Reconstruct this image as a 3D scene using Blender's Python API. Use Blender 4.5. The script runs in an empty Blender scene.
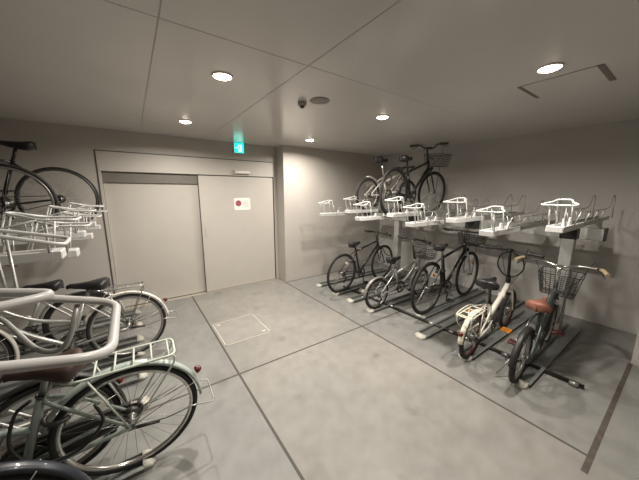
import bpy, math, random
from mathutils import Vector, Matrix
random.seed(4)
S = bpy.context.scene
COL = S.collection
PI = math.pi
V = Vector

# ------------------------------------------------------------------ materials
def new_mat(name):
    m = bpy.data.materials.new(name); m.use_nodes = True
    nt = m.node_tree
    return m, nt, nt.nodes['Principled BSDF']

def mat(name, col, rough=.5, metal=0., noise=.06, scale=30., bump=0., coat=0.):
    m, nt, b = new_mat(name)
    b.inputs['Roughness'].default_value = rough
    b.inputs['Metallic'].default_value = metal
    b.inputs['Coat Weight'].default_value = coat
    tc = nt.nodes.new('ShaderNodeTexCoord')
    n = nt.nodes.new('ShaderNodeTexNoise'); n.inputs['Scale'].default_value = scale; n.inputs['Detail'].default_value = 3
    nt.links.new(tc.outputs['Object'], n.inputs['Vector'])
    r = nt.nodes.new('ShaderNodeValToRGB')
    a = [max(0, c * (1 - noise)) for c in col]; d = [min(1, c * (1 + noise)) for c in col]
    r.color_ramp.elements[0].color = (*a, 1); r.color_ramp.elements[1].color = (*d, 1)
    r.color_ramp.elements[0].position = .3; r.color_ramp.elements[1].position = .7
    nt.links.new(n.outputs['Fac'], r.inputs['Fac']); nt.links.new(r.outputs['Color'], b.inputs['Base Color'])
    if bump:
        bp = nt.nodes.new('ShaderNodeBump'); bp.inputs['Strength'].default_value = bump; bp.inputs['Distance'].default_value = .002
        nt.links.new(n.outputs['Fac'], bp.inputs['Height']); nt.links.new(bp.outputs['Normal'], b.inputs['Normal'])
    return m

def emit(name, col, strength):
    m, nt, b = new_mat(name)
    b.inputs['Base Color'].default_value = (*col, 1)
    b.inputs['Emission Color'].default_value = (*col, 1)
    b.inputs['Emission Strength'].default_value = strength
    return m

M = {}
M['wall'] = mat('wall_paint', (.47, .44, .40), .7, noise=.025, scale=3)
M['wall_side'] = mat('side_wall_paint', (.47, .45, .425), .8, noise=.04, scale=2.2)
M['hatch'] = mat('hatch_concrete', (.265, .255, .235), .5, noise=.10, scale=7)
M['ceil'] = mat('ceiling_panel', (.60, .575, .55), .22, noise=.02, scale=3)
M['seam'] = mat('ceiling_seam', (.40, .38, .355), .7)
M['door'] = mat('door_paint', (.48, .45, .405), .5, noise=.02, scale=5)
M['door_gap'] = mat('door_gap', (.10, .092, .082), .7)
M['shade_dark'] = mat('door_shade_and_dark_parts', (.16, .145, .125), .6)  # header shadow as a flat colour; also the hatch slots and sensor cage
M['joint'] = mat('floor_joint', (.075, .065, .055), .7)
M['tape'] = mat('worn_floor_joint', (.075, .06, .05), .8, noise=.3, scale=20)
M['cover'] = mat('cover_frame', (.62, .57, .49), .4, .3)
M['threshold'] = mat('threshold_metal', (.62, .58, .5), .35, .6)
M['white'] = mat('white_powder_coat', (.60, .595, .575), .32, noise=.02)
M['cream'] = mat('cream_cap', (.50, .48, .42), .5)
M['galv'] = mat('galvanised_steel', (.42, .42, .40), .42, .55, noise=.12, scale=18)
M['railgrey'] = mat('rail_steel', (.21, .218, .205), .45, .4, noise=.12, scale=18)
M['beam'] = mat('beam_steel', (.45, .45, .43), .45, .35, noise=.08, scale=10)
M['black'] = mat('black_plastic', (.018, .017, .016), .45)
M['rubber'] = mat('tyre_rubber', (.02, .019, .018), .75)
M['blackgloss'] = mat('black_paint', (.014, .014, .015), .28, coat=.4)
M['saddle'] = mat('black_vinyl', (.018, .018, .019), .38)
M['chrome'] = mat('chrome', (.72, .71, .68), .2, .95, noise=.03)
M['steel'] = mat('brushed_steel', (.42, .41, .39), .35, .85)
M['dsteel'] = mat('dark_steel', (.09, .085, .08), .4, .7)
M['spoke'] = mat('spoke_steel', (.35, .34, .32), .35, .8)
M['mint'] = mat('mint_paint', (.42, .49, .44), .32, coat=.4)
M['mintdark'] = mat('mint_frame_paint', (.22, .26, .23), .35, coat=.3)
M['mintwhite'] = mat('pale_mint_rack', (.56, .60, .53), .35)
M['brown'] = mat('brown_leather', (.25, .10, .065), .5, noise=.12, bump=.2)
M['darkbrown'] = mat('maroon_brown_vinyl', (.045, .022, .018), .5)
M['tan'] = mat('tan_grip', (.34, .265, .165), .6)
M['silver'] = mat('silver_paint', (.50, .50, .48), .3, .5)
M['greyp'] = mat('grey_paint', (.24, .235, .22), .35, .3)
M['whitep'] = mat('white_paint', (.74, .71, .63), .3, coat=.4)
M['creamrack'] = mat('cream_rack', (.78, .74, .62), .35)
M['green'] = mat('dark_green_paint', (.055, .075, .065), .35, coat=.3)
M['red'] = mat('red_reflector', (.10, .01, .01), .25, coat=.4)
M['amber'] = mat('amber_reflector', (.75, .28, .03), .25, coat=.5)
M['maroon'] = mat('maroon_rim', (.10, .03, .025), .4)
M['navy'] = mat('navy_fender', (.02, .024, .035), .35, coat=.3)
M['signwhite'] = mat('sign_white', (.85, .80, .76), .45, noise=.01)
M['signred'] = mat('sign_red', (.33, .03, .05), .5)
M['signpink'] = mat('sign_print', (.55, .25, .28), .6)
M['speaker'] = mat('speaker_grille', (.27, .25, .225), .6)
M['detector'] = mat('detector_plastic', (.33, .29, .25), .5)
M['lamptrim'] = mat('lamp_trim', (.75, .72, .66), .4)
M['lamp'] = emit('lamp_lens', (1., .86, .68), 26)
M['exit'] = emit('exit_green', (.0, .48, .38), 2.2)
M['exitw'] = emit('exit_white', (.62, 1, .92), 1.4)

def floor_mat():
    m, nt, b = new_mat('floor_epoxy')
    L = nt.links; N = nt.nodes
    tc = N.new('ShaderNodeTexCoord')
    n1 = N.new('ShaderNodeTexNoise'); n1.inputs['Scale'].default_value = 1.1; n1.inputs['Detail'].default_value = 5; n1.inputs['Roughness'].default_value = .62
    n2 = N.new('ShaderNodeTexNoise'); n2.inputs['Scale'].default_value = 9; n2.inputs['Detail'].default_value = 6
    n3 = N.new('ShaderNodeTexNoise'); n3.inputs['Scale'].default_value = 3.4; n3.inputs['Detail'].default_value = 2
    for n in (n1, n2, n3): L.new(tc.outputs['Object'], n.inputs['Vector'])
    r1 = N.new('ShaderNodeValToRGB')
    r1.color_ramp.elements[0].position = .32; r1.color_ramp.elements[0].color = (.215, .209, .193, 1)
    r1.color_ramp.elements[1].position = .66; r1.color_ramp.elements[1].color = (.288, .275, .248, 1)
    L.new(n1.outputs['Fac'], r1.inputs['Fac'])
    # the strips under the racks are coated a greyer tone
    sx = N.new('ShaderNodeSeparateXYZ'); L.new(tc.outputs['Object'], sx.inputs[0])
    g1 = N.new('ShaderNodeMath'); g1.operation = 'GREATER_THAN'; g1.inputs[1].default_value = 2.15; L.new(sx.outputs['X'], g1.inputs[0])
    g2 = N.new('ShaderNodeMath'); g2.operation = 'LESS_THAN'; g2.inputs[1].default_value = .635; L.new(sx.outputs['X'], g2.inputs[0])
    ad = N.new('ShaderNodeMath'); ad.operation = 'ADD'; ad.use_clamp = True; L.new(g1.outputs[0], ad.inputs[0]); L.new(g2.outputs[0], ad.inputs[1])
    mx = N.new('ShaderNodeMix'); mx.data_type = 'RGBA'; mx.blend_type = 'MULTIPLY'
    L.new(ad.outputs[0], mx.inputs[0]); L.new(r1.outputs[0], mx.inputs[6]); mx.inputs[7].default_value = (.90, .93, .96, 1)
    # fine mottling and dark scuffs
    r2 = N.new('ShaderNodeValToRGB')
    r2.color_ramp.elements[0].position = .30; r2.color_ramp.elements[0].color = (.86, .85, .84, 1)
    r2.color_ramp.elements[1].position = .62; r2.color_ramp.elements[1].color = (1, 1, 1, 1)
    L.new(n2.outputs['Fac'], r2.inputs['Fac'])
    m2 = N.new('ShaderNodeMix'); m2.data_type = 'RGBA'; m2.blend_type = 'MULTIPLY'; m2.inputs[0].default_value = 1
    L.new(mx.outputs[2], m2.inputs[6]); L.new(r2.outputs[0], m2.inputs[7])
    r3 = N.new('ShaderNodeValToRGB')
    r3.color_ramp.elements[0].position = .26; r3.color_ramp.elements[0].color = (.72, .71, .70, 1)
    r3.color_ramp.elements[1].position = .38; r3.color_ramp.elements[1].color = (1, 1, 1, 1)
    L.new(n3.outputs['Fac'], r3.inputs['Fac'])
    m3 = N.new('ShaderNodeMix'); m3.data_type = 'RGBA'; m3.blend_type = 'MULTIPLY'; m3.inputs[0].default_value = .8
    L.new(m2.outputs[2], m3.inputs[6]); L.new(r3.outputs[0], m3.inputs[7])
    L.new(m3.outputs[2], b.inputs['Base Color'])
    rr = N.new('ShaderNodeMapRange'); rr.inputs[3].default_value = .42; rr.inputs[4].default_value = .62
    L.new(n1.outputs['Fac'], rr.inputs[0]); L.new(rr.outputs[0], b.inputs['Roughness'])
    bp = N.new('ShaderNodeBump'); bp.inputs['Strength'].default_value = .15; bp.inputs['Distance'].default_value = .002
    L.new(n2.outputs['Fac'], bp.inputs['Height']); L.new(bp.outputs['Normal'], b.inputs['Normal'])
    return m
M['floor'] = floor_mat()

# ------------------------------------------------------------------ mesh helpers
def catmull(pts, n=5, closed=False):
    pts = [V(p) for p in pts]; out = []; k = len(pts)
    rng = range(k) if closed else range(k - 1)
    for i in rng:
        p1, p2 = pts[i], pts[(i + 1) % k]
        p0 = pts[(i - 1) % k] if (closed or i > 0) else p1 + (p1 - p2)
        p3 = pts[(i + 2) % k] if (closed or i < k - 2) else p2 + (p2 - p1)
        for j in range(n):
            t = j / n
            out.append(.5 * ((2 * p1) + (-p0 + p2) * t + (2 * p0 - 5 * p1 + 4 * p2 - p3) * t * t + (-p0 + 3 * p1 - 3 * p2 + p3) * t ** 3))
    if not closed: out.append(pts[-1])
    return out

def rounded(pts, r, n=4, closed=False):
    """polyline with filleted corners"""
    pts = [V(p) for p in pts]; k = len(pts); out = []
    for i in range(k):
        if not closed and i in (0, k - 1): out.append(pts[i]); continue
        p = pts[i]; a = pts[i - 1] - p; b = pts[(i + 1) % k] - p
        ra = min(r, a.length * .45); rb = min(r, b.length * .45)
        A = p + a.normalized() * ra; B = p + b.normalized() * rb
        for j in range(n + 1):
            t = j / n
            out.append(A * (1 - t) ** 2 + p * 2 * t * (1 - t) + B * t * t)
    return out

class MB:
    def __init__(s): s.v = []; s.f = []; s.sm = []
    def tube(s, pts, r, seg=8, closed=False, caps=True, flat=1.):
        pts = [V(p) for p in pts]; k = len(pts)
        rad = r if isinstance(r, (list, tuple)) else [r] * k
        T = []
        for i in range(k):
            if closed: t = pts[(i + 1) % k] - pts[i - 1]
            else: t = pts[min(i + 1, k - 1)] - pts[max(i - 1, 0)]
            T.append(t.normalized() if t.length > 1e-9 else V((0, 0, 1)))
        ref = V((0, 1, 0)) if abs(T[0].y) < .9 else V((0, 0, 1))
        n = (ref - T[0] * ref.dot(T[0])).normalized(); base = len(s.v)
        for i in range(k):
            n = n - T[i] * n.dot(T[i])
            n = n.normalized() if n.length > 1e-6 else T[i].orthogonal().normalized()
            b = T[i].cross(n)
            for j in range(seg):
                a = 2 * PI * j / seg
                s.v.append(pts[i] + (n * math.cos(a) + b * math.sin(a) * flat) * rad[i])
        for i in range(k if closed else k - 1):
            for j in range(seg):
                a = base + i * seg + j; b_ = base + i * seg + (j + 1) % seg
                i2 = (i + 1) % k
                c = base + i2 * seg + (j + 1) % seg; d = base + i2 * seg + j
                s.f.append((a, b_, c, d)); s.sm.append(True)
        if caps and not closed:
            s.f.append(tuple(base + j for j in reversed(range(seg)))); s.sm.append(False)
            s.f.append(tuple(base + (k - 1) * seg + j for j in range(seg))); s.sm.append(False)
        return s
    def seg(s, a, b, r, n=8): return s.tube([a, b], r, n)
    def box(s, c, d, rot=None, bev=0.):
        hx, hy, hz = d[0] / 2, d[1] / 2, d[2] / 2
        R = rot.to_3x3() if rot else Matrix.Identity(3); c = V(c); base = len(s.v)
        if bev <= 0:
            for x in (-hx, hx):
                for y in (-hy, hy):
                    for z in (-hz, hz): s.v.append(c + R @ V((x, y, z)))
            for f in ((0, 1, 3, 2), (4, 6, 7, 5), (0, 4, 5, 1), (2, 3, 7, 6), (0, 2, 6, 4), (1, 5, 7, 3)):
                s.f.append(tuple(base + i for i in f)); s.sm.append(False)
            return s
        b = min(bev, hx * .9, hy * .9, hz * .9); idx = {}
        for sx in (-1, 1):
            for sy in (-1, 1):
                for sz in (-1, 1):
                    for ax in range(3):
                        p = [sx * (hx - b), sy * (hy - b), sz * (hz - b)]
                        p[ax] = (sx * hx, sy * hy, sz * hz)[ax]
                        idx[(sx, sy, sz, ax)] = len(s.v); s.v.append(c + R @ V(p))
        def q(*k): s.f.append(tuple(idx[i] for i in k)); s.sm.append(False)
        for g in (-1, 1):
            for ax in range(3):
                o = [i for i in range(3) if i != ax]
                ks = []
                for (u, w) in ((-1, -1), (1, -1), (1, 1), (-1, 1)):
                    t = [0, 0, 0]; t[ax] = g; t[o[0]] = u; t[o[1]] = w; ks.append((*t, ax))
                q(*ks)
        for ax in range(3):
            o = [i for i in range(3) if i != ax]
            for u in (-1, 1):
                for w in (-1, 1):
                    t1 = [0, 0, 0]; t2 = [0, 0, 0]
                    t1[ax] = -1; t2[ax] = 1
                    for t in (t1, t2): t[o[0]] = u; t[o[1]] = w
                    q((*t1, o[0]), (*t2, o[0]), (*t2, o[1]), (*t1, o[1]))
        for sx in (-1, 1):
            for sy in (-1, 1):
                for sz in (-1, 1): q((sx, sy, sz, 0), (sx, sy, sz, 1), (sx, sy, sz, 2))
        return s
    def lathe(s, prof, c, axis=(0, 1, 0), seg=24, closed=False, a0=0., a1=2 * PI):
        """prof: (radius, offset along axis)"""
        ax = V(axis).normalized(); u = ax.orthogonal().normalized()
        if abs(ax.y) > .9: u = V((1, 0, 0))
        w = ax.cross(u); c = V(c); base = len(s.v); k = len(prof)
        for i in range(seg):
            a = 2 * PI * i / seg
            for (r, h) in prof: s.v.append(c + (u * math.cos(a) + w * math.sin(a)) * r + ax * h)
        for i in range(seg):
            for j in range(k if closed else k - 1):
                a = base + i * k + j; b = base + i * k + (j + 1) % k
                i2 = (i + 1) % seg
                s.f.append((a, b, base + i2 * k + (j + 1) % k, base + i2 * k + j)); s.sm.append(True)
        return s
    def disc(s, c, r, h, axis=(0, 1, 0), seg=20):
        return s.tube([V(c) - V(axis).normalized() * h / 2, V(c) + V(axis).normalized() * h / 2], r, seg)
    def torus(s, c, R, r, axis=(0, 1, 0), seg=40, n=8, flat=1.):
        prof = [(R + r * math.cos(2 * PI * j / n), r * flat * math.sin(2 * PI * j / n)) for j in range(n)]
        return s.lathe(prof, c, axis, seg, closed=True)
    def loft(s, rings, cap=True):
        base = len(s.v); n = len(rings[0])
        for r in rings: s.v += [V(p) for p in r]
        for i in range(len(rings) - 1):
            for j in range(n):
                s.f.append((base + i * n + j, base + i * n + (j + 1) % n, base + (i + 1) * n + (j + 1) % n, base + (i + 1) * n + j)); s.sm.append(True)
        if cap:
            s.f.append(tuple(base + j for j in reversed(range(n)))); s.sm.append(True)
            s.f.append(tuple(base + (len(rings) - 1) * n + j for j in range(n))); s.sm.append(True)
        return s
    def xf(s, mtx, start=0):
        for i in range(start, len(s.v)): s.v[i] = mtx @ s.v[i]
        return s
    def build(s, name, m, parent=None, label=None):
        me = bpy.data.meshes.new(name)
        me.from_pydata([tuple(v) for v in s.v], [], s.f); me.update()
        for p, q in zip(me.polygons, s.sm): p.use_smooth = q
        me.validate()
        import bmesh
        bm = bmesh.new(); bm.from_mesh(me); bmesh.ops.recalc_face_normals(bm, faces=bm.faces); bm.to_mesh(me); bm.free()
        me.materials.append(m)
        o = bpy.data.objects.new(name, me); COL.objects.link(o)
        if parent: o.parent = parent
        if label: o['label'] = label
        return o

def empty(name, loc, rot=(0, 0, 0)):
    o = bpy.data.objects.new(name, None); COL.objects.link(o); o.location = loc; o.rotation_euler = rot
    o.empty_display_size = .1
    return o
def tag(o, label, cat, group=None, kind=None):
    o['label'] = label; o['category'] = cat
    if group: o['group'] = group
    if kind: o['kind'] = kind
    return o
def struct(o): o['kind'] = 'structure'; return o
def kids(o): return [c for c in bpy.data.objects if c.parent == o]
def copy_tree(o, parent=None):
    c = o.copy(); COL.objects.link(c); c.parent = parent
    for ch in kids(o): copy_tree(ch, c)
    return c
def sbox(name, x0, x1, y0, y1, z0, z1, m, bev=0):
    return struct(MB().box(((x0 + x1) / 2, (y0 + y1) / 2, (z0 + z1) / 2), (x1 - x0, y1 - y0, z1 - z0), bev=bev).build(name, m))

# ------------------------------------------------------------------ room
H = 2.39; XL = -2.45; XR = 4.60; YB = 4.42; YF = -1.9; YA = 4.15; XC = 2.17
sbox('floor', XL - .1, XR + .1, YF - .1, YB + .2, -.1, 0, M['floor'])
sbox('ceiling', XL - .1, XR + .1, YF - .1, YB + .2, H, H + .1, M['ceil'])
sbox('wall_side', XR, XR + .1, YF, YB + .2, 0, H, M['wall_side'])
sbox('wall_left', XL - .1, XL, YF, YB + .2, 0, H, M['wall_side'])
sbox('wall_behind', XL, XR, YF - .1, YF, 0, H, M['wall'])
sbox('wall_end', XC, XR, YA, YB + .2, 0, H, M['wall'])
sbox('wall_pier', 3.74, XR, YF, .17, 0, H, M['wall'])
# door wall: left of the frame, strip over the frame, jamb at the right
DX0, DX1, DZ = -.30, 2.10, 2.12
sbox('wall_back', XL, DX0 - .015, YB, YB + .1, 0, H, M['wall'])
sbox('wall_lintel', DX0 - .015, XC, YB, YB + .1, DZ + .012, H, M['wall'])
sbox('wall_jamb', DX1 + .01, XC, YB, YB + .1, 0, DZ + .012, M['wall'])
sbox('trim_1', DX0 - .015, DX0, YB - .004, YB + .1, 0, DZ + .012, M['door_gap'])
sbox('trim_2', DX0, DX1 + .01, YB + .0, YB + .1, DZ, DZ + .012, M['door_gap'])
# steel header above the leaves
sbox('trim_3', DX0, DX1, YB - .012, YB + .1, 1.875, DZ - .001, M['door'], .003)
sbox('trim_4', DX0 + .03, .885, YB + .03, YB + .1, 1.735, 1.874, M['shade_dark'])  # dark strip painting the shadow the header casts on the recessed leaf
sbox('trim_5', DX1, DX1 + .01, YB - .002, YB + .1, 0, DZ, M['door_gap'])
sbox('trim_6', DX0, DX0 + .03, YB - .012, YB + .1, 0, 1.874, M['door'], .002)
# leaves
d1 = sbox('door_1', DX0 + .032, .93, YB + .055, YB + .095, .012, 1.734, M['door'], .003)
d2 = sbox('door_2', .868, DX1 - .012, YB - .004, YB + .034, .012, 1.862, M['door'], .003)
MB().box((.864, YB + .016, .93), (.008, .036, 1.86)).build('door_edge', M['door_gap'], d2)
h = MB().box((.93, YB - .008, 1.0), (.03, .006, .16), bev=.002).build('door_handle', M['door'], d2)
sbox('trim_7', DX0, DX1, YB - .035, YB + .05, 0, .006, M['threshold'])
sbox('wall_backing', DX0 - .1, XC, YB + .1, YB + .2, 0, H, M['door_gap'])
# ceiling seams
sm = [(0.185, 0.191, YF, YB), (1.0, 1.006, YF, YB), (2.42, 2.424, YF, 2.1)]
for i, a in enumerate(sm[:2]): sbox('trim_%d' % (8 + i), a[0], a[1], a[2], a[3], H - .0012, H, M['seam'])
sbox('trim_10', XL, XR, 1.548, 1.552, H - .001, H, M['seam'])
# floor joints
sbox('trim_12', .632, .650, YF, YB - .03, 0, .0015, M['joint'])
sbox('trim_13', 2.145, 2.163, .17, YA, 0, .0015, M['joint'])
sbox('trim_14', XL, XR, 2.157, 2.175, 0, .0012, M['joint'])
sbox('trim_15', 2.0, 3.74, .155, .185, 0, .0018, M['tape'])
sbox('trim_11', 2.163, XR, 4.135, YA, 0, .002, M['joint'])

# inspection cover
t = empty('floor_hatch', (.93, 2.97, 0)); tag(t, 'square inspection cover in the concrete floor with pale metal edging', 'floor hatch')
MB().box((0, 0, .001), (.50, .54, .002)).build('cover_plate', M['hatch'], t)
fr = MB()
for (c, d) in (((-.255, 0, .0016), (.010, .57, .003)), ((.255, 0, .0016), (.010, .57, .003)), ((0, .28, .0016), (.52, .010, .003)), ((0, -.28, .0016), (.52, .010, .003))): fr.box(c, d)
fr.build('edge_frame', M['cover'], t)
MB().box((.2, -.22, .003), (.04, .03, .003)).box((-.2, .22, .003), (.04, .03, .003)).build('lifting_eye', M['cover'], t)

# ------------------------------------------------------------------ ceiling fittings
def downlight(x, y, label, power):
    t = empty('ceiling_light', (x, y, H)); tag(t, label, 'ceiling light', 'round downlights')
    MB().lathe([(.070, 0), (.070, -.006), (.062, -.009), (.057, -.004), (.057, 0)], (0, 0, 0), (0, 0, 1), 32, closed=True).build('trim_ring', M['lamptrim'], t)
    MB().lathe([(.056, -.002), (.052, -.009), (.040, -.015), (.020, -.018), (0, -.019)], (0, 0, 0), (0, 0, 1), 32).build('lens', M['lamp'], t)
    l = bpy.data.lights.new('downlight_lamp', 'AREA'); l.shape = 'DISK'; l.size = .11; l.energy = power; l.color = (1, .93, .845)
    l.spread = math.radians(164)
    lo = bpy.data.objects.new('downlight_lamp', l); COL.objects.link(lo); lo.parent = t; lo.location = (0, 0, -.021)
PW = 25
downlight(.60, 2.01, 'big bright round downlight in the ceiling panel above the inspection cover', PW)
downlight(.59, 3.45, 'glowing round downlight just in front of the recessed door leaf', PW)
downlight(2.31, 3.54, 'small glowing round downlight close to the pale end wall and the smoke detector', PW)
downlight(2.26, 2.06, 'glowing round downlight by the two bikes parked on the upper rack', PW)
downlight(.60, .55, 'round downlight above the mint bike, just out of view overhead', PW * .4)
downlight(2.28, .68, 'glowing round downlight touching the rectangular ceiling hatch', PW)
# access hatch with two slotted ends
t = empty('ceiling_hatch', (2.69, .70, H)); tag(t, 'flush rectangular ceiling hatch with dark slotted ends beside a downlight', 'ceiling hatch')
MB().box((0, 0, -.0018), (.40, .42, .0036)).build('panel', M['ceil'], t)
for gx in (-.203, .203): MB().box((gx, 0, -.001), (.005, .43, .003)).build('panel_gap', M['shade_dark'], t)
for y, w in ((.215, .026), (-.215, .032)): MB().box((0, y, -.002), (.40, w, .005)).build('vent_slot', M['shade_dark'], t)
# ceiling speaker
t = empty('ceiling_speaker', (1.43, 2.03, H)); tag(t, 'flat round ceiling speaker grille next to the smoke detector', 'ceiling speaker')
MB().lathe([(.0, -.006), (.078, -.006), (.082, -.002), (.082, 0)], (0, 0, 0), (0, 0, 1), 36).build('grille', M['speaker'], t)
MB().torus((0, 0, -.003), .084, .004, (0, 0, 1), 36, 6).build('rim', M['detector'], t)
# smoke detector
t = empty('smoke_detector', (1.33, 2.16, H)); tag(t, 'small boxy smoke detector hanging from the ceiling beside the round speaker', 'smoke detector')
MB().lathe([(0, 0), (.037, 0), (.039, -.008), (.037, -.028), (0, -.028)], (0, 0, 0), (0, 0, 1), 24).build('base', M['detector'], t)
MB().lathe([(0, -.028), (.02, -.028), (.018, -.045), (.010, -.05), (0, -.05)], (0, 0, 0), (0, 0, 1), 20).build('sensor_cage', M['shade_dark'], t)

# ------------------------------------------------------------------ door wall fittings
t = empty('exit_sign', (1.505, YB, 2.31)); tag(t, 'glowing green exit sign with a white running figure above the door', 'exit sign')
MB().box((0, -.02, 0), (.165, .04, .16), bev=.004).build('housing', M['lamptrim'], t)
MB().box((0, -.0415, -.0), (.152, .004, .148)).build('face', M['exit'], t)
p = MB(); yy = -.045
p.box((.012, yy, -.004), (.062, .002, .108))
p.build('doorway_mark', M['exitw'], t)
r = MB(); y2 = -.0475
r.disc((.012, y2, .038), .0085, .002, (0, 1, 0), 14)
def bar(a, b, w):
    a = V((a[0], y2, a[1])); b = V((b[0], y2, b[1])); d = b - a
    r.box((a + b) / 2, (d.length, .002, w), Matrix.Rotation(-math.atan2(d.z, d.x), 4, 'Y'))
bar((.008, .028), (.0, -.004), .015); bar((.004, .024), (-.018, .010), .006); bar((-.018, .010), (-.022, .022), .006)
bar((.008, .022), (.026, .010), .006); bar((.0, -.004), (.020, -.020), .008); bar((.020, -.020), (.016, -.044), .008)
bar((-.002, -.006), (-.010, -.028), .008); bar((-.010, -.028), (-.028, -.034), .008)
r.build('running_figure', M['exit'], t)
a = MB(); a.box((-.045, yy, -.0), (.020, .002, .012)); a.box((-.058, yy, .0), (.016, .002, .016), Matrix.Rotation(PI / 4, 4, 'Y')); a.build('arrow_mark', M['exitw'], t)

t = empty('prohibition_sign', (1.525, YB - .004, 1.42)); tag(t, 'white notice with a dark red prohibition circle stuck on the sliding door', 'sign')
sh = MB()
def rrect(w, h, r, y, n=5):
    pts = []
    for (cx, cz, a0) in ((w / 2 - r, h / 2 - r, 0), (-w / 2 + r, h / 2 - r, PI / 2), (-w / 2 + r, -h / 2 + r, PI), (w / 2 - r, -h / 2 + r, 1.5 * PI)):
        for i in range(n + 1):
            a_ = a0 + PI / 2 * i / n; pts.append((cx + r * math.cos(a_), y, cz + r * math.sin(a_)))
    return pts
sh.loft([rrect(.275, .20, .02, 0), rrect(.275, .20, .02, -.003)]); sh.sm = [False] * len(sh.f)
sh.build('plate', M['signwhite'], t)
MB().disc((-.065, -.0038, .012), .049, .0016, (0, 1, 0), 30).build('prohibition_disc', M['signred'], t)
MB().box((-.065, -.0052, .012), (.07, .0014, .007), Matrix.Rotation(math.radians(45), 4, 'Y')).torus((-.065, -.005, .012), .036, .0022, (0, 1, 0), 30, 5).build('slash_mark', M['signpink'], t)
tx = MB()
for (z, xs, hh) in ((.045, (.030, .062, .095), .016), (.012, (.018, .036, .054, .072, .090), .015), (-.032, (.030, .048, .066, .084, .100), .019)):
    for x in xs:
        tx.box((x, -.0042, z + hh / 2), (.012, .002, .0025)); tx.box((x, -.0042, z - hh / 2 + .002), (.010, .002, .0025)); tx.box((x, -.0042, z), (.0025, .002, hh))
        tx.box((x - .003, -.0042, z), (.008, .002, .002))
tx.build('red_lettering', M['signpink'], t)

t = empty('door_closer', (1.54, YB - .012, 1.93)); tag(t, 'small silver door closer box on the header over the sliding door', 'door closer')
MB().box((0, -.022, 0), (.26, .044, .04), bev=.006).build('body', M['lamptrim'], t)
MB().box((-.11, -.024, .01), (.05, .052, .07), bev=.006).build('bracket', M['cover'], t)

# ------------------------------------------------------------------ racks
def make_tray(name, riser=0, block=False, out=0.):
    """a sliding upper tray; x runs into the rack, origin under the tip"""
    t = empty(name, (0, 0, 0))
    f = MB()
    # white front channel: floor + two lips, and end cap
    f.box((.30, 0, .006), (.56, .095, .012)); f.box((.30, .048, .024), (.56, .012, .048), bev=.003); f.box((.30, -.048, .024), (.56, .012, .048), bev=.003)
    f.build('front_channel', M['white'], t)
    MB().box((.012, 0, .024), (.05, .106, .048), bev=.005).build('end_cap', M['white'], t)
    g = MB(); g.box((1.15, 0, .010), (1.16, .085, .012)); g.box((1.15, .042, .026), (1.16, .010, .036)); g.box((1.15, -.042, .026), (1.16, .010, .036))
    g.build('rear_channel', M['galv'], t)
    # handle: closed hanger shaped loop, front bar wide, humped at the back
    lp = rounded([(-.01 - out, -.10, .205), (-.01 - out, .10, .205), (.05, .105, .212), (.10, .055, .228), (.165, .045, .245), (.165, -.045, .245), (.10, -.055, .228), (.05, -.105, .212)], .03, 4, True)
    MB().tube(lp, .0066, 8, True).build('handle', M['white'], t)
    for sgn in (-1, 1):
        st = MB(); s2_ = MB()
        st.seg((.035, sgn * .047, .03), (-.006 if not out else .02, sgn * (.047 if not out else .104), .207), .0052)
        s2_.seg((.22, sgn * .047, .03), (.160, sgn * .044, .243), .0045)
        st.build('handle_stay', M['white'], t); s2_.build('handle_stay', M['white'], t)
    for sgn in (-1, 1):
        gr = MB()
        y = sgn * .075
        gr.tube(rounded([(.045, sgn * .104, .212), (.27, sgn * .085, .15), (.42, y, .145), (1.25, y, .14), (1.42, y, .15), (1.50, y, .25), (1.58, y, .28), (1.64, y, .24), (1.65, y, .03)], .05, 4), .0045, 7)
        for x in (.29, .60, .90, 1.20): gr.seg((x, sgn * .047, .03), (x, sgn * .078, .148 if x < .5 else .14), .0045)
        gr.build('wheel_guide', M['galv'], t)
    for x in (.36, .54):
        c = MB()
        c.loft([[(x - .03, .026, .012), (x + .03, .026, .012), (x + .03, .042, .012), (x - .03, .042, .012)], [(x - .004, .028, .085), (x + .020, .028, .085), (x + .020, .040, .085), (x - .004, .040, .085)]]); c.box((x, 0, .014), (.05, .07, .005))
        c.sm = [False] * len(c.f)
        c.build('wheel_clip', M['white'], t)
    if riser: MB().box((1.40, 0, -riser / 2), (.11, .08, riser), bev=.003).build('riser', M['beam'], t)
    if block:
        MB().box((.44, 0, -.045), (.10, .11, .088), bev=.004).build('slide_block', M['black'], t)
    return t
trayA = make_tray('upper_tray'); trayB = make_tray('upper_tray', riser=.0665, block=True); trayC = make_tray('upper_tray', riser=.0715, out=.08); trayD = make_tray('upper_tray', out=.08)
RT = [(3.39, 'white upper bike tray beside the pale end wall, lower of the two ending there'),
      (2.98, 'white upper bike tray carrying the small-wheeled bike with a pale frame'),
      (2.57, 'white upper bike tray carrying the black city bike with a wire basket'),
      (2.18, 'raised white upper tray just in front of the black bike with the basket'),
      (1.77, 'empty white upper tray with a long tip above the saddle of the dark city bike'),
      (1.41, 'empty raised white upper tray above the basket of the dark city bike'),
      (1.01, 'empty white upper tray above the handlebar of the white folding bike'),
      (.61, 'empty white upper tray at the end of the rack, over the brown-saddled bike')]
for i, (y, lab) in enumerate(RT):
    src = trayA if i % 2 == 0 else trayB
    o = src if i < 2 else copy_tree(src)
    o.location = (2.43 if i % 2 == 0 else 2.60, y, 1.24 if i % 2 == 0 else 1.305)
    tag(o, lab, 'bike tray', 'upper trays of the rack along the dark wall')
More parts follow.
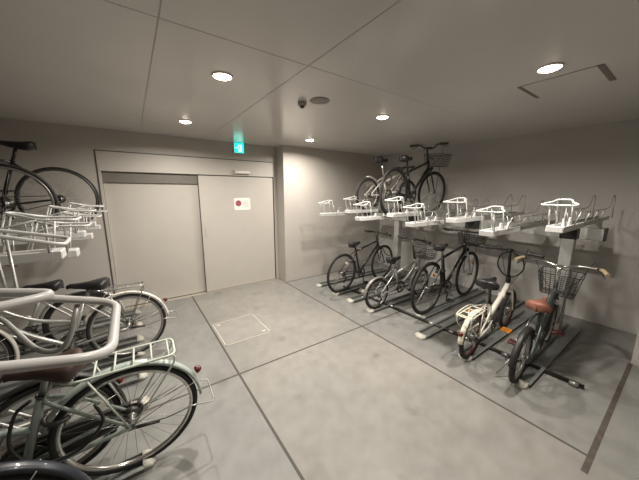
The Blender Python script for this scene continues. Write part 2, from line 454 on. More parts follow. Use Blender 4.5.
LT = [(3.98, 1.188, 'white upper tray tip hard against the door frame on the rack opposite the wall bikes'),
      (3.58, 1.26, 'white upper tray holding the black bike with the thin round tyre by the door'),
      (3.18, 1.188, 'white upper tray holding the dark bike with the silver rim, third from the door frame'),
      (2.76, 1.26, 'raised white upper tray above the black saddle, fourth from the door frame'),
      (2.34, 1.188, 'low white upper tray right above the black saddle of the white-fendered bike'),
      (1.92, 1.26, 'white upper tray with the biggest visible end cap above the white-fendered bike')]
for i, (y, z, lab) in enumerate(LT):
    src = trayD if z < 1.25 else trayC
    o = src if i < 2 else copy_tree(src)
    o.location = (-.33, y, z); o.rotation_euler = (0, 0, PI)
    tag(o, lab, 'bike tray', 'upper trays of the rack by the sliding door')
# two trays pulled close to the viewer
def near_tray(loc, loop, stays, lab):
    t = empty('upper_tray', loc); tag(t, lab, 'bike tray', 'upper trays of the rack by the sliding door')
    L = V(loc)
    P = lambda p: V(p) - L
    f = MB(); f.box((-.35, 0, .006), (.7, .095, .012)); f.box((-.35, .048, .024), (.7, .012, .048)); f.box((-.35, -.048, .024), (.7, .012, .048)); f.build('front_channel', M['white'], t)
    MB().box((-.012, 0, .024), (.05, .106, .048), bev=.005).build('end_cap', M['white'], t)
    g = MB(); g.box((-1.15, 0, .010), (.9, .085, .012)); g.box((-1.15, .042, .026), (.9, .010, .036)); g.box((-1.15, -.042, .026), (.9, .010, .036)); g.build('rear_channel', M['galv'], t)
    MB().tube([P(p) for p in rounded(loop, .045, 6, True)], .0078, 12, True).build('handle', M['white'], t)
    for s_ in stays: MB().tube([P(p) for p in rounded(s_, .05, 5)], .0052, 9).build('handle_stay', M['galv'], t)
near_tray((-.62, .62, 1.20),
          [(-.048, .485, 1.355), (-.048, .735, 1.355), (-.20, .745, 1.40), (-.46, .75, 1.46), (-.46, .48, 1.46), (-.20, .465, 1.40)],
          [[(-.115, .74, 1.365), (-.14, .72, 1.275), (-.19, .755, 1.27), (-.29, .94, 1.31), (-.42, .98, 1.33), (-.60, .66, 1.23)], [(-.46, .50, 1.46), (-.64, .58, 1.22)]],
          'upper tray with the big white rounded handle loop over the mint bike saddle')
near_tray((-.50, 1.10, 1.27),
          [(-.118, .650, 1.42), (-.20, .600, 1.425), (-.45, .50, 1.44), (-.62, .80, 1.46), (-.45, .80, 1.45), (-.20, .675, 1.43)],
          [[(-.45, .80, 1.45), (-.52, 1.08, 1.29)], [(-.33, 1.04, 1.45), (-.42, 1.10, 1.32)]],
          'upper tray whose narrow white handle tip lies over the big rounded loop')
near_tray((-.52, 1.50, 1.188),
          [(-.235, 1.44, 1.395), (-.24, 1.62, 1.40), (-.45, 1.60, 1.455), (-.62, 1.59, 1.47), (-.62, 1.43, 1.47), (-.42, 1.42, 1.455)],
          [[(-.41, 1.53, 1.44), (-.38, 1.425, 1.20), (-.53, 1.47, 1.2)], [(-.43, 1.47, 1.45), (-.41, 1.44, 1.20), (-.53, 1.47, 1.2)]],
          'low upper tray with a thin white handle pointing below the tray ends near the door')

# supports
def support(x, y0, y1, zt, posts, lab, front, name='rack_frame'):
    """front = +1 when the trays point towards -x"""
    ym = (y0 + y1) / 2
    t = empty(name, (x, ym, 0)); tag(t, lab, 'rack frame')
    o = V((x, ym, 0))
    MB().box((0, 0, zt - .065), (.13, y1 - y0, .13), bev=.004).build('beam', M['beam'], t)
    MB().box((0, y0 - ym - .006, zt - .065), (.134, .010, .134)).build('end_plug', M['black'], t)
    for y in posts:
        MB().box((0, y - ym, (zt - .13) / 2), (.11, .11, zt - .13), bev=.006).build('post', M['beam'], t)
        MB().box((0, y - ym, .006), (.18, .20, .012), bev=.003).build('foot_plate', M['railgrey'], t)
        MB().box((front * .16, y - ym, zt - .10), (.19, .09, .06), bev=.004).build('bracket', M['beam'], t)
    return t
support(4.0, .53, 3.95, 1.238, (.80, 3.16), 'grey steel posts and long beam carrying the upper trays along the dark wall', 1)
support(-1.75, .25, 4.25, 1.188, (.9, 3.2), 'grey steel posts and beam carrying the upper trays beside the sliding door', -1)

def make_rail():
    t = empty('floor_rail', (0, 0, 0))
    f = MB(); f.box((.86, 0, .006), (1.66, .10, .008)); 
    for s_ in (-1, 1): f.box((.86, s_ * .052, .020), (1.66, .008, .036)); f.box((.86, s_ * .062, .036), (1.66, .022, .006))
    f.build('channel', M['railgrey'], t)
    MB().loft([[(-.03, -.03, .002), (-.03, .03, .002), (-.03, .03, .012), (-.03, -.03, .012)], [(-.01, -.055, .002), (-.01, .055, .002), (-.01, .055, .030), (-.01, -.055, .030)], [(.035, -.060, .002), (.035, .060, .002), (.035, .060, .042), (.035, -.060, .042)]]).build('end_cap', M['cream'], t)
    return t
rail = make_rail()
RR = [(2.52, 3.62, 'steel floor rail with a cream cap in front of the pale end wall'),
      (2.52, 3.16, 'steel floor rail under the black flat-bar bike near the end wall'),
      (2.52, 2.80, 'empty cream-capped floor rail between the flat-bar bike and the small grey bike'),
      (2.52, 2.40, 'steel floor rail under the small-wheeled grey bike'),
      (2.96, 3.00, 'short-set empty floor rail beside the front wheel of the flat-bar bike'),
      (2.92, 1.885, 'steel floor rail under the dark city bike with white frame marks'),
      (2.50, 1.60, 'empty steel floor rail between the dark city bike and the white folding bike'),
      (2.95, 1.36, 'set-back empty floor rail alongside the white folding bike'),
      (2.52, 1.12, 'steel floor rail under the white folding bike'),
      (2.52, .67, 'steel floor rail under the bike with the brown saddle')]
first = True
for (x, y, lab) in RR:
    o = rail if first else copy_tree(rail); first = False
    o.location = (x, y, 0); tag(o, lab, 'floor rail', 'floor rails along the dark wall')
LR = [(4.16, 'cream-capped floor rail closest to the door threshold'), (3.76, 'cream-capped floor rail behind the spokes of the white-fendered bike, second from the threshold'),
      (3.34, 'cream-capped floor rail just before the rear wheel of the white-fendered bike, third from the threshold'), (3.03, 'floor rail under the bike with the white rear fender'),
      (2.62, 'empty floor rail between the white-fendered bike and the mint bike'), (2.24, 'floor rail with a cream cap seen through the spokes of the mint bike'),
      (1.70, 'floor rail under the mint bike'), (1.28, 'floor rail under the dark bike whose fender fills the corner')]
for (y, lab) in LR:
    o = copy_tree(rail); o.location = (-.06, y, 0); o.rotation_euler = (0, 0, PI); tag(o, lab, 'floor rail', 'floor rails by the sliding door')
t = empty('cross_bar', (2.86, 1.9, 0)); tag(t, 'long black round bar lying on the floor across the rails by the dark wall', 'floor bar')
MB().seg((-.02, 1.42, .022), (.05, -1.56, .022), .017, 12).build('bar', M['black'], t)
for y in (.95, .42, -.20, -.45, -.62, -1.0, -1.5):
    MB().seg((.0 + .012 * (1 - y), y - .03, .022), (.0 + .012 * (1 - y), y + .03, .022), .0195, 12).build('joint_sleeve', M['steel'], t)

# ------------------------------------------------------------------ bicycles
def lerp(a, b, t): return V(a) * (1 - t) + V(b) * t
def add_wheel(t, c, R, rt, rimm, X=None, reflector=False, hubm='steel', nsp=28, disc=0, whitewall=False, hubw=.05, guard=False):
    c = V(c); ri = R - 2 * rt
    X = X or Matrix.Identity(4)
    rim = MB().lathe([(ri + .006, -.011), (ri + .008, .011), (ri - .004, .012), (ri - .013, .006), (ri - .013, -.006), (ri - .004, -.012)], c, (0, 1, 0), 56, closed=True).xf(X).build('wheel', M[rimm], t)
    MB().torus(c, R - rt, rt, (0, 1, 0), 60, 10).xf(X).build('tire', M['rubber'], rim)
    s = MB()
    for k in range(nsp):
        a = 2 * PI * k / nsp; sd = 1 if k % 2 else -1
        a2 = a + (.55 if (k // 2) % 2 else -.55)
        h_ = c + V((math.cos(a2) * .018, sd * hubw * .45, math.sin(a2) * .018)); e = c + V((math.cos(a) * (ri - .01), 0, math.sin(a) * (ri - .01)))
        s.seg(h_, e, .0011, 4)
    s.xf(X).build('spokes', M['spoke'], rim)
    hb = MB().lathe([(0, -hubw / 2 - .03), (.006, -hubw / 2 - .03), (.006, -hubw / 2), (.022, -hubw / 2), (.022, -hubw / 2 + .006), (.013, -hubw / 2 + .01), (.013, hubw / 2 - .01), (.022, hubw / 2 - .006), (.022, hubw / 2), (.006, hubw / 2), (.006, hubw / 2 + .03), (0, hubw / 2 + .03)], c, (0, 1, 0), 16)
    hb.xf(X).build('hub', M[hubm], rim)
    if reflector:
        a = .9; p = c + V((math.cos(a), 0, math.sin(a))) * (ri * .62)
        MB().box(p, (.03, .012, .07), Matrix.Rotation(-a + PI / 2 + PI / 2, 4, 'Y'), bev=.003).xf(X).build('spoke_reflector', M['amber' if reflector == 'amber' else 'signwhite'], rim)
    return rim

def add_fender(t, c, R, a0, a1, m, X=None, w=.026, rad=.018, name='fender', stay=True):
    c = V(c); rings = []; n = 22; X = X or Matrix.Identity(4)
    for i in range(n + 1):
        a = math.radians(a0 + (a1 - a0) * i / n); d = V((math.cos(a), 0, math.sin(a)))
        r = []
        for (yy_, rr) in ((-w, -.008), (-w * .7, .006), (0, .012), (w * .7, .006), (w, -.008), (w * .62, .003), (0, .009), (-w * .62, .003)):
            r.append(c + d * (R + rad + rr) + V((0, yy_, 0)))
        rings.append(r)
    f = MB().loft(rings).xf(X).build(name, M[m], t)
    if stay:
        s = MB()
        for sg in (-1, 1):
            a = math.radians(a0 + (a1 - a0) * .12); p = c + V((math.cos(a), 0, math.sin(a))) * (R + rad) + V((0, sg * w, 0))
            s.seg(c + V((0, sg * .055, 0)), p, .0022, 5)
            a = math.radians(a0 + (a1 - a0) * .32); p = c + V((math.cos(a), 0, math.sin(a))) * (R + rad) + V((0, sg * w, 0))
            s.seg(c + V((0, sg * .055, 0)), p, .0022, 5)
        s.xf(X).build('fender_stay', M['steel'], f)
    return f

def add_saddle(t, p, m, length=.27, width=.15, rail='dsteel', tilt=0., springs=False):
    """p = point on top of the seat post; saddle runs from rear (-x) to nose (+x)"""
    rings = []; N_ = 12; L = length
    for i in range(N_ + 1):
        u = i / N_
        x = -L * .52 + L * u
        w = width / 2 * (math.sin(min(1, u / .22) * PI / 2) ** .6 * (1 - .0) if u < .22 else 1 - .74 * min(1, ((u - .22) / .42)) ** 1.1 if u < .64 else .26 - .10 * (u - .64) / .36)
        w = max(w, .008); w *= (1 if u < .97 else .6)
        zt = .028 + .014 * (1 - u) ** 2 - (.014 if u < .02 else 0) - .006 * math.sin(u * PI) - (.012 if u > .97 else 0)
        zb = zt - (.088 - .055 * max(0, u - .3) / .7) - (.0 if u > .1 else -.012)
        ring = []
        for k in range(14):
            a = 2 * PI * k / 14; cx, sx_ = math.cos(a), math.sin(a)
            ring.append((x, w * math.copysign(abs(cx) ** .7, cx), (zt + zb) / 2 + (zt - zb) / 2 * math.copysign(abs(sx_) ** .6, sx_)))
        rings.append(ring)
    X = Matrix.Translation(V(p) + V((0, 0, .035))) @ Matrix.Rotation(-tilt, 4, 'Y')
    o = MB().loft(rings).xf(X).build('saddle', M[m], t)
    r = MB()
    for s_ in (-1, 1): r.tube(catmull([(-L * .42, s_ * width * .28, .008), (-L * .2, s_ * .022, -.028), (L * .1, s_ * .022, -.028), (L * .38, s_ * .008, .0)], 4), .0035, 6)
    if springs:
        for s_ in (-1, 1):
            hx = [(-L * .38 + .016 * math.cos(k * .9), s_ * width * .3 + .016 * math.sin(k * .9), -.045 + .0018 * k) for k in range(28)]
            r.tube(hx, .003, 5)
    r.box((0, 0, -.03), (.035, .05, .022), bev=.004)
    r.xf(X).build('saddle_rail', M[rail], o)
    return o

def add_basket(t, c, top, bot, hgt, m='black', X=None, name='basket', nx=9, ny=8, nz=5, r=.0022):
    """open wire basket, c = centre of the floor; top/bot = (x len, y len)"""
    X = X or Matrix.Identity(4); b = MB(); c = V(c)
    def P(u, v, w):
        sx = (bot[0] * (1 - w) + top[0] * w) / 2; sy = (bot[1] * (1 - w) + top[1] * w) / 2
        return c + V((u * sx, v * sy, w * hgt))
    def ring(w, rr):
        b.tube(rounded([P(-1, -1, w), P(1, -1, w), P(1, 1, w), P(-1, 1, w)], .03, 3, True), rr, 6, True)
    for k in range(nz + 1): ring(k / nz, r * (2.0 if k == nz else 1.0))
    for k in range(nx):
        u = -1 + 2 * (k + .5) / nx
        b.tube([P(u, -1, 1), P(u, -1, 0), P(u, 1, 0), P(u, 1, 1)], r, 4)
    for k in range(ny):
        v = -1 + 2 * (k + .5) / ny
        b.tube([P(-1, v, 1), P(-1, v, 0), P(1, v, 0), P(1, v, 1)], r, 4)
    return b.xf(X).build(name, M[m], t)

def bicycle(label, loc, yaw, lean, cfg, group=None):
    g = dict(R=.335, R2=None, rt=.016, wb=1.04, seatz=.85, style='diamond', frame='blackgloss', rim='steel', bar='flat', barz=.98, barw=.56, saddle='saddle',
             fork=None, fender=None, rack=None, basket=None, grips='black', barm='black', steer=0., chain=True, headang=71, seatang=73, ft=.016, bbz=None, reflector=False, stand=None, lock=False, headlen=.13, hublabel=None, pedals='black')
    g.update(cfg); G = g
    t = empty('bicycle', loc, (lean, 0, yaw)); tag(t, label, 'bicycle', group)
    R = g['R']; R2 = g['R2'] or R; wb = g['wb']; fm = M[g['frame']]; r = g['ft']
    A = V((0, 0, R)); F = V((wb, 0, R2))
    BB = V((.43, 0, g['bbz'] or max(.25, R - .06)))
    ha = math.radians(g['headang']); hd = V((-math.cos(ha), 0, math.sin(ha))); hn = V((math.sin(ha), 0, math.cos(ha)))
    base = F - hn * .045
    hb = base + hd * (R2 + .055)
    if g['style'] == 'folding' or g['style'] == 'mini': hb = base + hd * (R2 + .085)
    ht = hb + hd * g['headlen']
    # reach bar height
    k = (g['barz'] - ht.z) / hd.z; st = ht + hd * max(k, .02)
    sa = math.radians(g['seatang']); sd = V((-math.cos(sa), 0, math.sin(sa)))
    ls = (g['seatz'] - .06 - BB.z) / sd.z; sp = BB + sd * ls
    tl = {'diamond': min(.46, ls - .08), 'city': .40, 'folding': .24, 'mini': .30}[g['style']]
    tt = BB + sd * tl
    X = Matrix.Translation(ht) @ Matrix.Rotation(g['steer'], 4, hd) @ Matrix.Translation(-ht)
    # frame
    f = MB()
    if g.get('tl'): tt = BB + sd * g['tl']
    f.seg(BB, tt, r * 1.02, 10)
    if g['style'] == 'diamond':
        f.seg(lerp(tt, BB, .04), lerp(ht, hb, .22), r * .95, 10); f.seg(BB, lerp(hb, ht, .18), r * 1.12, 10)
    elif g['style'] == 'city':
        m1 = lerp(hb, ht, .2); m2 = lerp(hb, ht, .85)
        f.tube(catmull([m1, lerp(m1, BB, .5) + V((-.02, 0, -.05)), BB], 6), r * 1.15, 10)
        f.tube(catmull([m2, lerp(m2, lerp(BB, tt, .5), .5) + V((-.0, 0, -.05)), lerp(BB, tt, .55)], 6), r * .9, 10)
    elif g['style'] == 'folding':
        f.tube(catmull([lerp(hb, ht, .5), lerp(hb, BB, .45) + V((.03, 0, .075)), lerp(BB, tt, .35)], 6), r * 1.5, 12)
        f.seg(lerp(hb, BB, .42) + V((.02, -.03, .06)), lerp(hb, BB, .42) + V((.02, .03, .06)), .03, 12)
        f.seg(lerp(hb, BB, .55) + V((.0, 0, .03)), BB, r, 8)
    else:
        f.tube(catmull([lerp(hb, ht, .3), lerp(hb, BB, .5) + V((0, 0, -.02)), BB], 6), r * 1.3, 10)
        f.seg(lerp(hb, ht, .8), lerp(BB, tt, .7), r, 8)
    dx = .055
    for s_ in (-1, 1):
        ax = A + V((0, s_ * dx, 0))
        f.tube(catmull([BB + V((-.03, s_ * .03, 0)), lerp(BB, A, .4) + V((0, s_ * .045, 0)), ax], 4), r * .62, 8)
        f.tube(catmull([lerp(tt, BB, .06) + V((-.01, s_ * .015, 0)), lerp(tt, A, .3) + V((0, s_ * .045, 0)), ax], 4), r * .5, 8)
        f.box(ax, (.035, .006, .045), bev=.002)
    f.seg(BB + V((0, -.035, 0)), BB + V((0, .035, 0)), .023, 14)
    f.seg(hb, ht, r * 1.25, 12)
    fo = f.build('frame', fm, t)
    if g.get('marks'):
        a_, b_ = BB, lerp(hb, ht, .18); d_ = (b_ - a_).normalized(); n_ = V((-d_.z, 0, d_.x))
        for sy in (-1, 1):
            mk = MB()
            for q in (.34, .46, .58, .70):
                c_ = lerp(a_, b_, q) + V((0, sy * (r * 1.12 + .002), 0)); h_ = .017; w_ = .024
                pts = [c_ - d_ * w_ - n_ * h_, c_ + d_ * w_ - n_ * h_ * .3, c_ + d_ * w_ + n_ * h_, c_ - d_ * w_ + n_ * h_ * .3]
                mk.tube(pts, .0032, 5, True)
            mk.tube([lerp(a_, b_, .33) + V((0, sy * (r * 1.12 + .001), 0)), lerp(a_, b_, .71) + V((0, sy * (r * 1.12 + .001), 0))], .0012, 4)
            mk.build('frame_lettering', M['signwhite'], fo, 'white angular outline lettering on the down tube')
    # fork
    k_ = MB()
    for s_ in (-1, 1):
        k_.tube(catmull([hb + V((0, s_ * .012, -.0)), hb - hd * .05 + V((0, s_ * .046, 0)), lerp(hb, F, .6) - hn * .006 + V((0, s_ * .05, 0)), F + V((0, s_ * .052, 0))], 5), [r * .8] * 6 + [r * .7] * 5 + [r * .5] * 5, 8)
    k_.seg(hb - hd * .045 + V((0, -.048, 0)), hb - hd * .045 + V((0, .048, 0)), r * .9, 8)
    k_.xf(X).build('fork', M[g['fork'] or g['frame']], t)
    # wheels
    add_wheel(t, A, R, g['rt'], g['rim'], reflector=g['reflector'])
    add_wheel(t, F, R2, g['rt'], g['rim'], X, reflector=g['reflector'])
    # seat post and saddle
    MB().seg(lerp(tt, sp, -.1), sp, .0135, 10).build('seat_post', M[g.get('postm', 'steel')], t)
    MB().torus(tt, r * 1.0, .006, sd, 16, 6).build('seat_clamp', M['dsteel'], t)
    add_saddle(t, sp, g['saddle'], g.get('slen', .27), g.get('swid', .16), springs=g.get('springs', False), tilt=g.get('stilt', 0.))
    # stem + bar
    s = MB(); fwd = V((.06 if g['bar'] != 'folding' else .0, 0, .0)); clamp = st + fwd
    s.seg(ht, st, .0145, 10); s.seg(st - hd * .0, clamp, .014, 10); s.seg(clamp + V((0, -.025, 0)), clamp + V((0, .025, 0)), .020, 12)
    if g['bar'] == 'folding': s.seg(ht - hd * .03, ht + hd * .05, .024, 12)
    s.xf(X).build('stem', M[g.get('stemm', 'dsteel')], t)
    hw = g['barw'] / 2; B = MB(); b_ = clamp
    if g['bar'] in ('flat', 'folding'): path = [b_ + V((-.03, -hw, .0)), b_ + V((-.008, -hw * .45, 0)), b_, b_ + V((-.008, hw * .45, 0)), b_ + V((-.03, hw, 0))]
    elif g['bar'] == 'riser': path = [b_ + V((-.05, -hw, .045)), b_ + V((-.03, -hw * .5, .045)), b_ + V((0, -.07, 0)), b_ + V((0, .07, 0)), b_ + V((-.03, hw * .5, .045)), b_ + V((-.05, hw, .045))]
    else: path = [b_ + V((-.17, -hw, .035)), b_ + V((-.07, -hw * .85, .05)), b_ + V((.01, -hw * .4, .03)), b_, b_ + V((.01, hw * .4, .03)), b_ + V((-.07, hw * .85, .05)), b_ + V((-.17, hw, .035))]
    path = catmull(path, 6)
    ho = B.tube(path, .0112, 10).xf(X).build('handlebar', M[g['barm']], t)
    n_ = len(path)
    for e in (0, 1):
        pp = path if e == 0 else path[::-1]
        # grip covers ~11 cm
        acc = 0; gp = [pp[0] + (pp[0] - pp[1]).normalized() * .012]; i = 0
        while acc < .105 and i < n_ - 1:
            gp.append(pp[i]); acc += (pp[i + 1] - pp[i]).length; i += 1
        gp.append(pp[i])
        MB().tube(gp, .0165, 10).xf(X).build('grip', M[g['grips']], ho)
        gq = pp[i]; sgn = 1 if e == 0 else -1; o_ = (pp[0] - pp[3]).normalized()
        lv = MB(); lv.tube(catmull([gq + V((.0, 0, .0)), gq + V((.035, 0, -.012)) + o_ * .02, gq + V((.045, 0, -.03)) + o_ * .08, gq + V((.04, 0, -.035)) + o_ * .12], 4), .005, 6)
        lv.disc(gq, .02, .022, tuple(o_), 12)
        lv.xf(X).build('brake_lever', M['dsteel'], ho)
        cb = MB(); s2 = -1 if e == 0 else 1
        q0 = gq + V((.03, 0, -.01)); q3 = lerp(hb, ht, .4) + V((.03, s2 * .02, 0))
        cb.tube(catmull([q0, q0 + V((.09, -s2 * .05, .03)), lerp(q0, q3, .5) + V((.12, 0, .0)), q3, lerp(hb, BB, .3) + V((0, s2 * .02, .02))], 6), .0028, 5)
        cb.xf(X).build('brake_cable', M['black'], t)
    # crankset
    cr = MB(); y0 = -.048
    cr.lathe([(.080, y0 - .002), (.086, y0), (.080, y0 + .002), (.062, y0 + .002), (.060, y0), (.062, y0 - .002)], BB, (0, 1, 0), 36, closed=True)
    for q in range(5): a = 2 * PI * q / 5; cr.seg(BB + V((0, y0, 0)), BB + V((math.cos(a) * .065, y0, math.sin(a) * .065)), .006, 6)
    cr.seg(BB + V((0, -.07, 0)), BB + V((0, .07, 0)), .012, 12)
    co = cr.build('crankset', M['dsteel'], t)
    ca = math.radians(g.get('crank', -60))
    for sg in (-1, 1):
        d_ = V((math.cos(ca), 0, math.sin(ca))) * (-sg)
        e_ = BB + V((0, sg * .070, 0)) + d_ * .165
        MB().tube([BB + V((0, sg * .066, 0)), e_], .010, 8, flat=.7).build('crank_arm', M['steel' if g['frame'] != 'blackgloss' else 'dsteel'], co)
        pd = MB(); pc = e_ + V((0, sg * .055, 0)); pd.seg(e_, pc + V((0, sg * .045, 0)), .006, 6)
        pd.box(pc + V((.035, 0, 0)), (.014, .085, .022), bev=.003); pd.box(pc + V((-.035, 0, 0)), (.014, .085, .022), bev=.003); pd.box(pc, (.02, .03, .02)); pd.box(pc + V((0, .04, 0)), (.075, .006, .01)); pd.box(pc + V((0, -.04, 0)), (.075, .006, .01))
        po = pd.build('pedal', M[g['pedals']], co)
    if g['chain']:
        ch = MB(); Rs = .036; n2 = []
        for q in range(13): a = PI / 2 - .1 - PI * q / 12 * 1.0; n2.append(BB + V((math.cos(a) * .084, y0, math.sin(a) * .084)))
        for q in range(9): a = -PI / 2 - PI * q / 8; n2.append(A + V((math.cos(a) * Rs, y0, math.sin(a) * Rs)))
        ch.tube(n2, .0042, 5, True); ch.build('chain', M['dsteel'], t)
        MB().lathe([(.0, y0 - .014), (.024, y0 - .014), (.034, y0 - .004), (.042, y0 + .010), (.0, y0 + .012)], A, (0, 1, 0), 20).build('sprocket', M['dsteel'], t)
    if g.get('derailleur'):
        d = MB(); p0 = A + V((.01, y0 - .02, -.03)); p1 = A + V((.03, y0 - .01, -.075)); p2 = A + V((-.005, y0 - .01, -.12))
        d.tube([p0, p1, p2], .009, 6); d.disc(p1, .02, .01); d.disc(p2, .02, .01); d.build('derailleur', M['dsteel'], t)
    if g.get('chainguard'):
        cg = MB(); rg = []
        for q in range(9): a = PI / 2 - .2 - PI * q / 8 * 1.0; rg.append((BB.x + math.cos(a) * .105, BB.z + math.sin(a) * .105))
        for q in range(7): a = -PI / 2 - PI * q / 6; rg.append((A.x + math.cos(a) * .055, A.z + math.sin(a) * .055))
        cg.loft([[(x, -.058, z) for x, z in rg], [(x, -.074, z) for x, z in rg]]); cg.sm = [False] * len(cg.f)
        cg.build('chain_guard', M[g['chainguard']], t)
    if g['fender']:
        fe = add_fender(t, A, R, g.get('fa0', 178), 20, g['fender'] if isinstance(g['fender'], str) else g['fender'][0]) if g.get('rearfender', True) else None
        if g.get('frontfender', True): add_fender(t, F, R2, 200, 60, g['fender'] if isinstance(g['fender'], str) else g['fender'][0], X)
        if fe and g.get('tail', True):
            a = math.radians(146 if not g.get('taila') else g['taila']); p = A + V((math.cos(a), 0, math.sin(a))) * (R + .045)
            MB().lathe([(0, .0), (.022, .0), (.022, .014), (.013, .030), (0, .034)], p, (math.cos(a), 0, math.sin(a)), 16).build('reflector', M['red'], fe)
    if g['rack']:
        rz = g.get('rackz', R * 2 + .055); x0, x1 = g.get('rackx', (-.24, .20)); w = g.get('rackw', .065)
        k2 = MB(); z0r = rz + g.get('rackdrop', 0)
        loop = rounded([(x1, w * .45, rz + .0), (x1 - .08, w, rz + .0), (x0, w, z0r), (x0 - .0, -w, z0r), (x1 - .08, -w, rz), (x1, -w * .45, rz)], .035, 4)
        k2.tube(loop, .0062, 8)
        if g.get('rackhoop'):
            for sg in (-1, 1):
                k2.tube(catmull([(x1, sg * w, rz - .02), (x1 - .12, sg * w, rz + .028), (x0 + .06, sg * w, rz + .032), (x0 - .015, sg * w, rz + .012), (x0 - .01, sg * w, rz - .02)], 5), .005, 7)
        nb = g.get('rackn', 5)
        for q in range(nb): x = x0 + .03 + (x1 - .10 - x0) * q / (nb - 1); k2.seg((x, -w, rz), (x, w, rz), .0052, 7)
        for sg in (-1, 1):
            k2.tube(catmull([(x0 + .012, sg * w, z0r), (x0 + .004, sg * w, z0r - .03), (x0 + .035, sg * w, z0r - .09), A + V((-.01, sg * .062, .01))], 5), .0048, 7)
            k2.seg((x1 - .12, sg * w, rz), A + V((.01, sg * .062, .01)), .0048, 7)
            k2.tube([V((x1, sg * w * .45, rz)), lerp(tt, BB, .05) + V((-.01, sg * .015, 0))], .0042, 7)
        k2.build('rear_rack', M[g['rack']], t)
    if g['basket']:
        b = g['basket']; c_ = b.get('c', F + V((.0 + .02, 0, R2 + .09)))
        add_basket(t, c_, b.get('top', (.26, .36)), b.get('bot', (.2, .28)), b.get('h', .20), b.get('m', 'black'), X)
        bs = MB()
        for sg in (-1, 1): bs.tube([V(c_) + V((0, sg * .07, 0)), F + V((0, sg * .06, 0))], .004, 6)
        bs.seg(V(c_) + V((-.1, 0, .1)), lerp(ht, st, .3), .008, 8)
        bs.xf(X).build('basket_stay', M['dsteel'], t)
    if g.get('headlight'):
        MB().lathe([(0, -.03), (.02, -.028), (.026, 0), (.026, .018), (0, .022)], lerp(hb, ht, .0) + hn * .07, tuple(hn), 16).xf(X).build('headlight', M['black'], t)
    if g['stand'] == 'side':
        q = MB(); q.seg(A + V((.03, .05, -.02)), A + V((-.07, .13, -R + .02)), .007, 8); q.build('kickstand', M['steel'], t)
    if g['stand'] == 'double':
        # raised two-legged stand: wire bow that sticks out behind the wheel
        q = MB(); w = .10
        q.tube(rounded([A + V((.0, .06, 0)), A + V((-.17, .085, .0)), A + V((-.30, w, .03)), A + V((-.42, w, .0)), A + V((-.42, -w, .0)), A + V((-.30, -w, .03)), A + V((-.17, -.085, 0)), A + V((0, -.06, 0))], .02, 3), .0042, 7)
        so = q.build('parking_stand', M['steel'], t)
        MB().tube([A + V((-.02, .068, 0)), A + V((-.13, .078, -.01))], .009, 8).build('stand_spring', M['dsteel'], so)
    if g['lock']:
        q = MB(); lk = g['lock']
        q.tube(catmull(lk, 6), .0075, 8); q.build('cable_lock', M['black'], t)
    if g.get('ringlock'):
        pts = [A + V((math.cos(math.radians(a)) * .055 + R * .80, math.sin(math.radians(a)) * .055, R * .55)) for a in range(-140, 141, 20)]
        MB().tube(pts, .011, 8).build('ring_lock', M['dsteel'], t)
    return t

GB = 'bikes parked on the floor rails along the dark wall'
ztr = .011
bicycle('black flat-bar bike with thin tyres and no mudguards, parked by the pale end wall', (2.64, 3.145, ztr), .11, .03,
        dict(R=.325, R2=.325, wb=1.08, style='diamond', seatz=.80, barz=.90, barw=.54, headlen=.11, saddle='saddle', swid=.13, postm='black', rim='dsteel', stand='side', crank=-75, derailleur=True, reflector='white',
             lock=[(.98, -.05, .62), (1.05, -.09, .50), (1.16, -.10, .46), (1.22, -.05, .56), (1.12, .03, .60), (1.0, .0, .52), (.96, -.03, .42)]), GB)
bicycle('small-wheeled grey bike with an empty dark wire basket between two black bikes', (2.65, 2.40, ztr), -.02, .03,
        dict(R=.22, R2=.22, wb=.95, rt=.02, style='mini', frame='silver', seatz=.70, barz=.92, barw=.54, headlen=.12, rim='steel', fender='greyp', frontfender=True, rearfender=True, tail=False, bbz=.25, ft=.015,
             basket=dict(c=(1.01, 0, .60), top=(.24, .32), bot=(.2, .26), h=.17, m='dsteel'), crank=-20, derailleur=True, pedals='black'), GB)
bicycle('tall dark city bike with white angular frame marks and a front wire basket', (3.01, 1.875, ztr + .03), .03, .02,
        dict(R=.352, R2=.345, wb=1.09, rt=.018, style='diamond', frame='blackgloss', seatz=.90, barz=1.02, barw=.60, headlen=.15, rim='dsteel', marks=True, fork='silver', ft=.019, bar='flat', ringlock=True,
             basket=dict(c=(1.10, 0, .80), top=(.26, .34), bot=(.22, .28), h=.16, m='black'), crank=-110, reflector='amber', stand='side', headlight=True), GB)
bicycle('white folding bike with a cream rear carrier, red reflector and black saddle', (2.56, 1.10, ztr), .06, .035,
        dict(R=.235, R2=.235, wb=.99, rt=.021, style='folding', frame='whitep', seatz=.75, barz=.98, barw=.56, bar='folding', rim='maroon', stemm='black', headlen=.10, ft=.017, headang=74, seatang=71,
             rack='creamrack', rackz=.50, rackx=(-.24, .14), rackw=.06, rackn=4, rackhoop=True, fender='creamrack', frontfender=False, taila=158, crank=-35, pedals='amber', stand='side', postm='dsteel', swid=.22,
             lock=[(.76, -.03, .95), (.80, -.10, .90), (.83, -.12, .78), (.83, -.05, .68), (.83, .05, .68), (.82, .12, .78), (.79, .10, .90), (.76, .03, .95)]), GB)
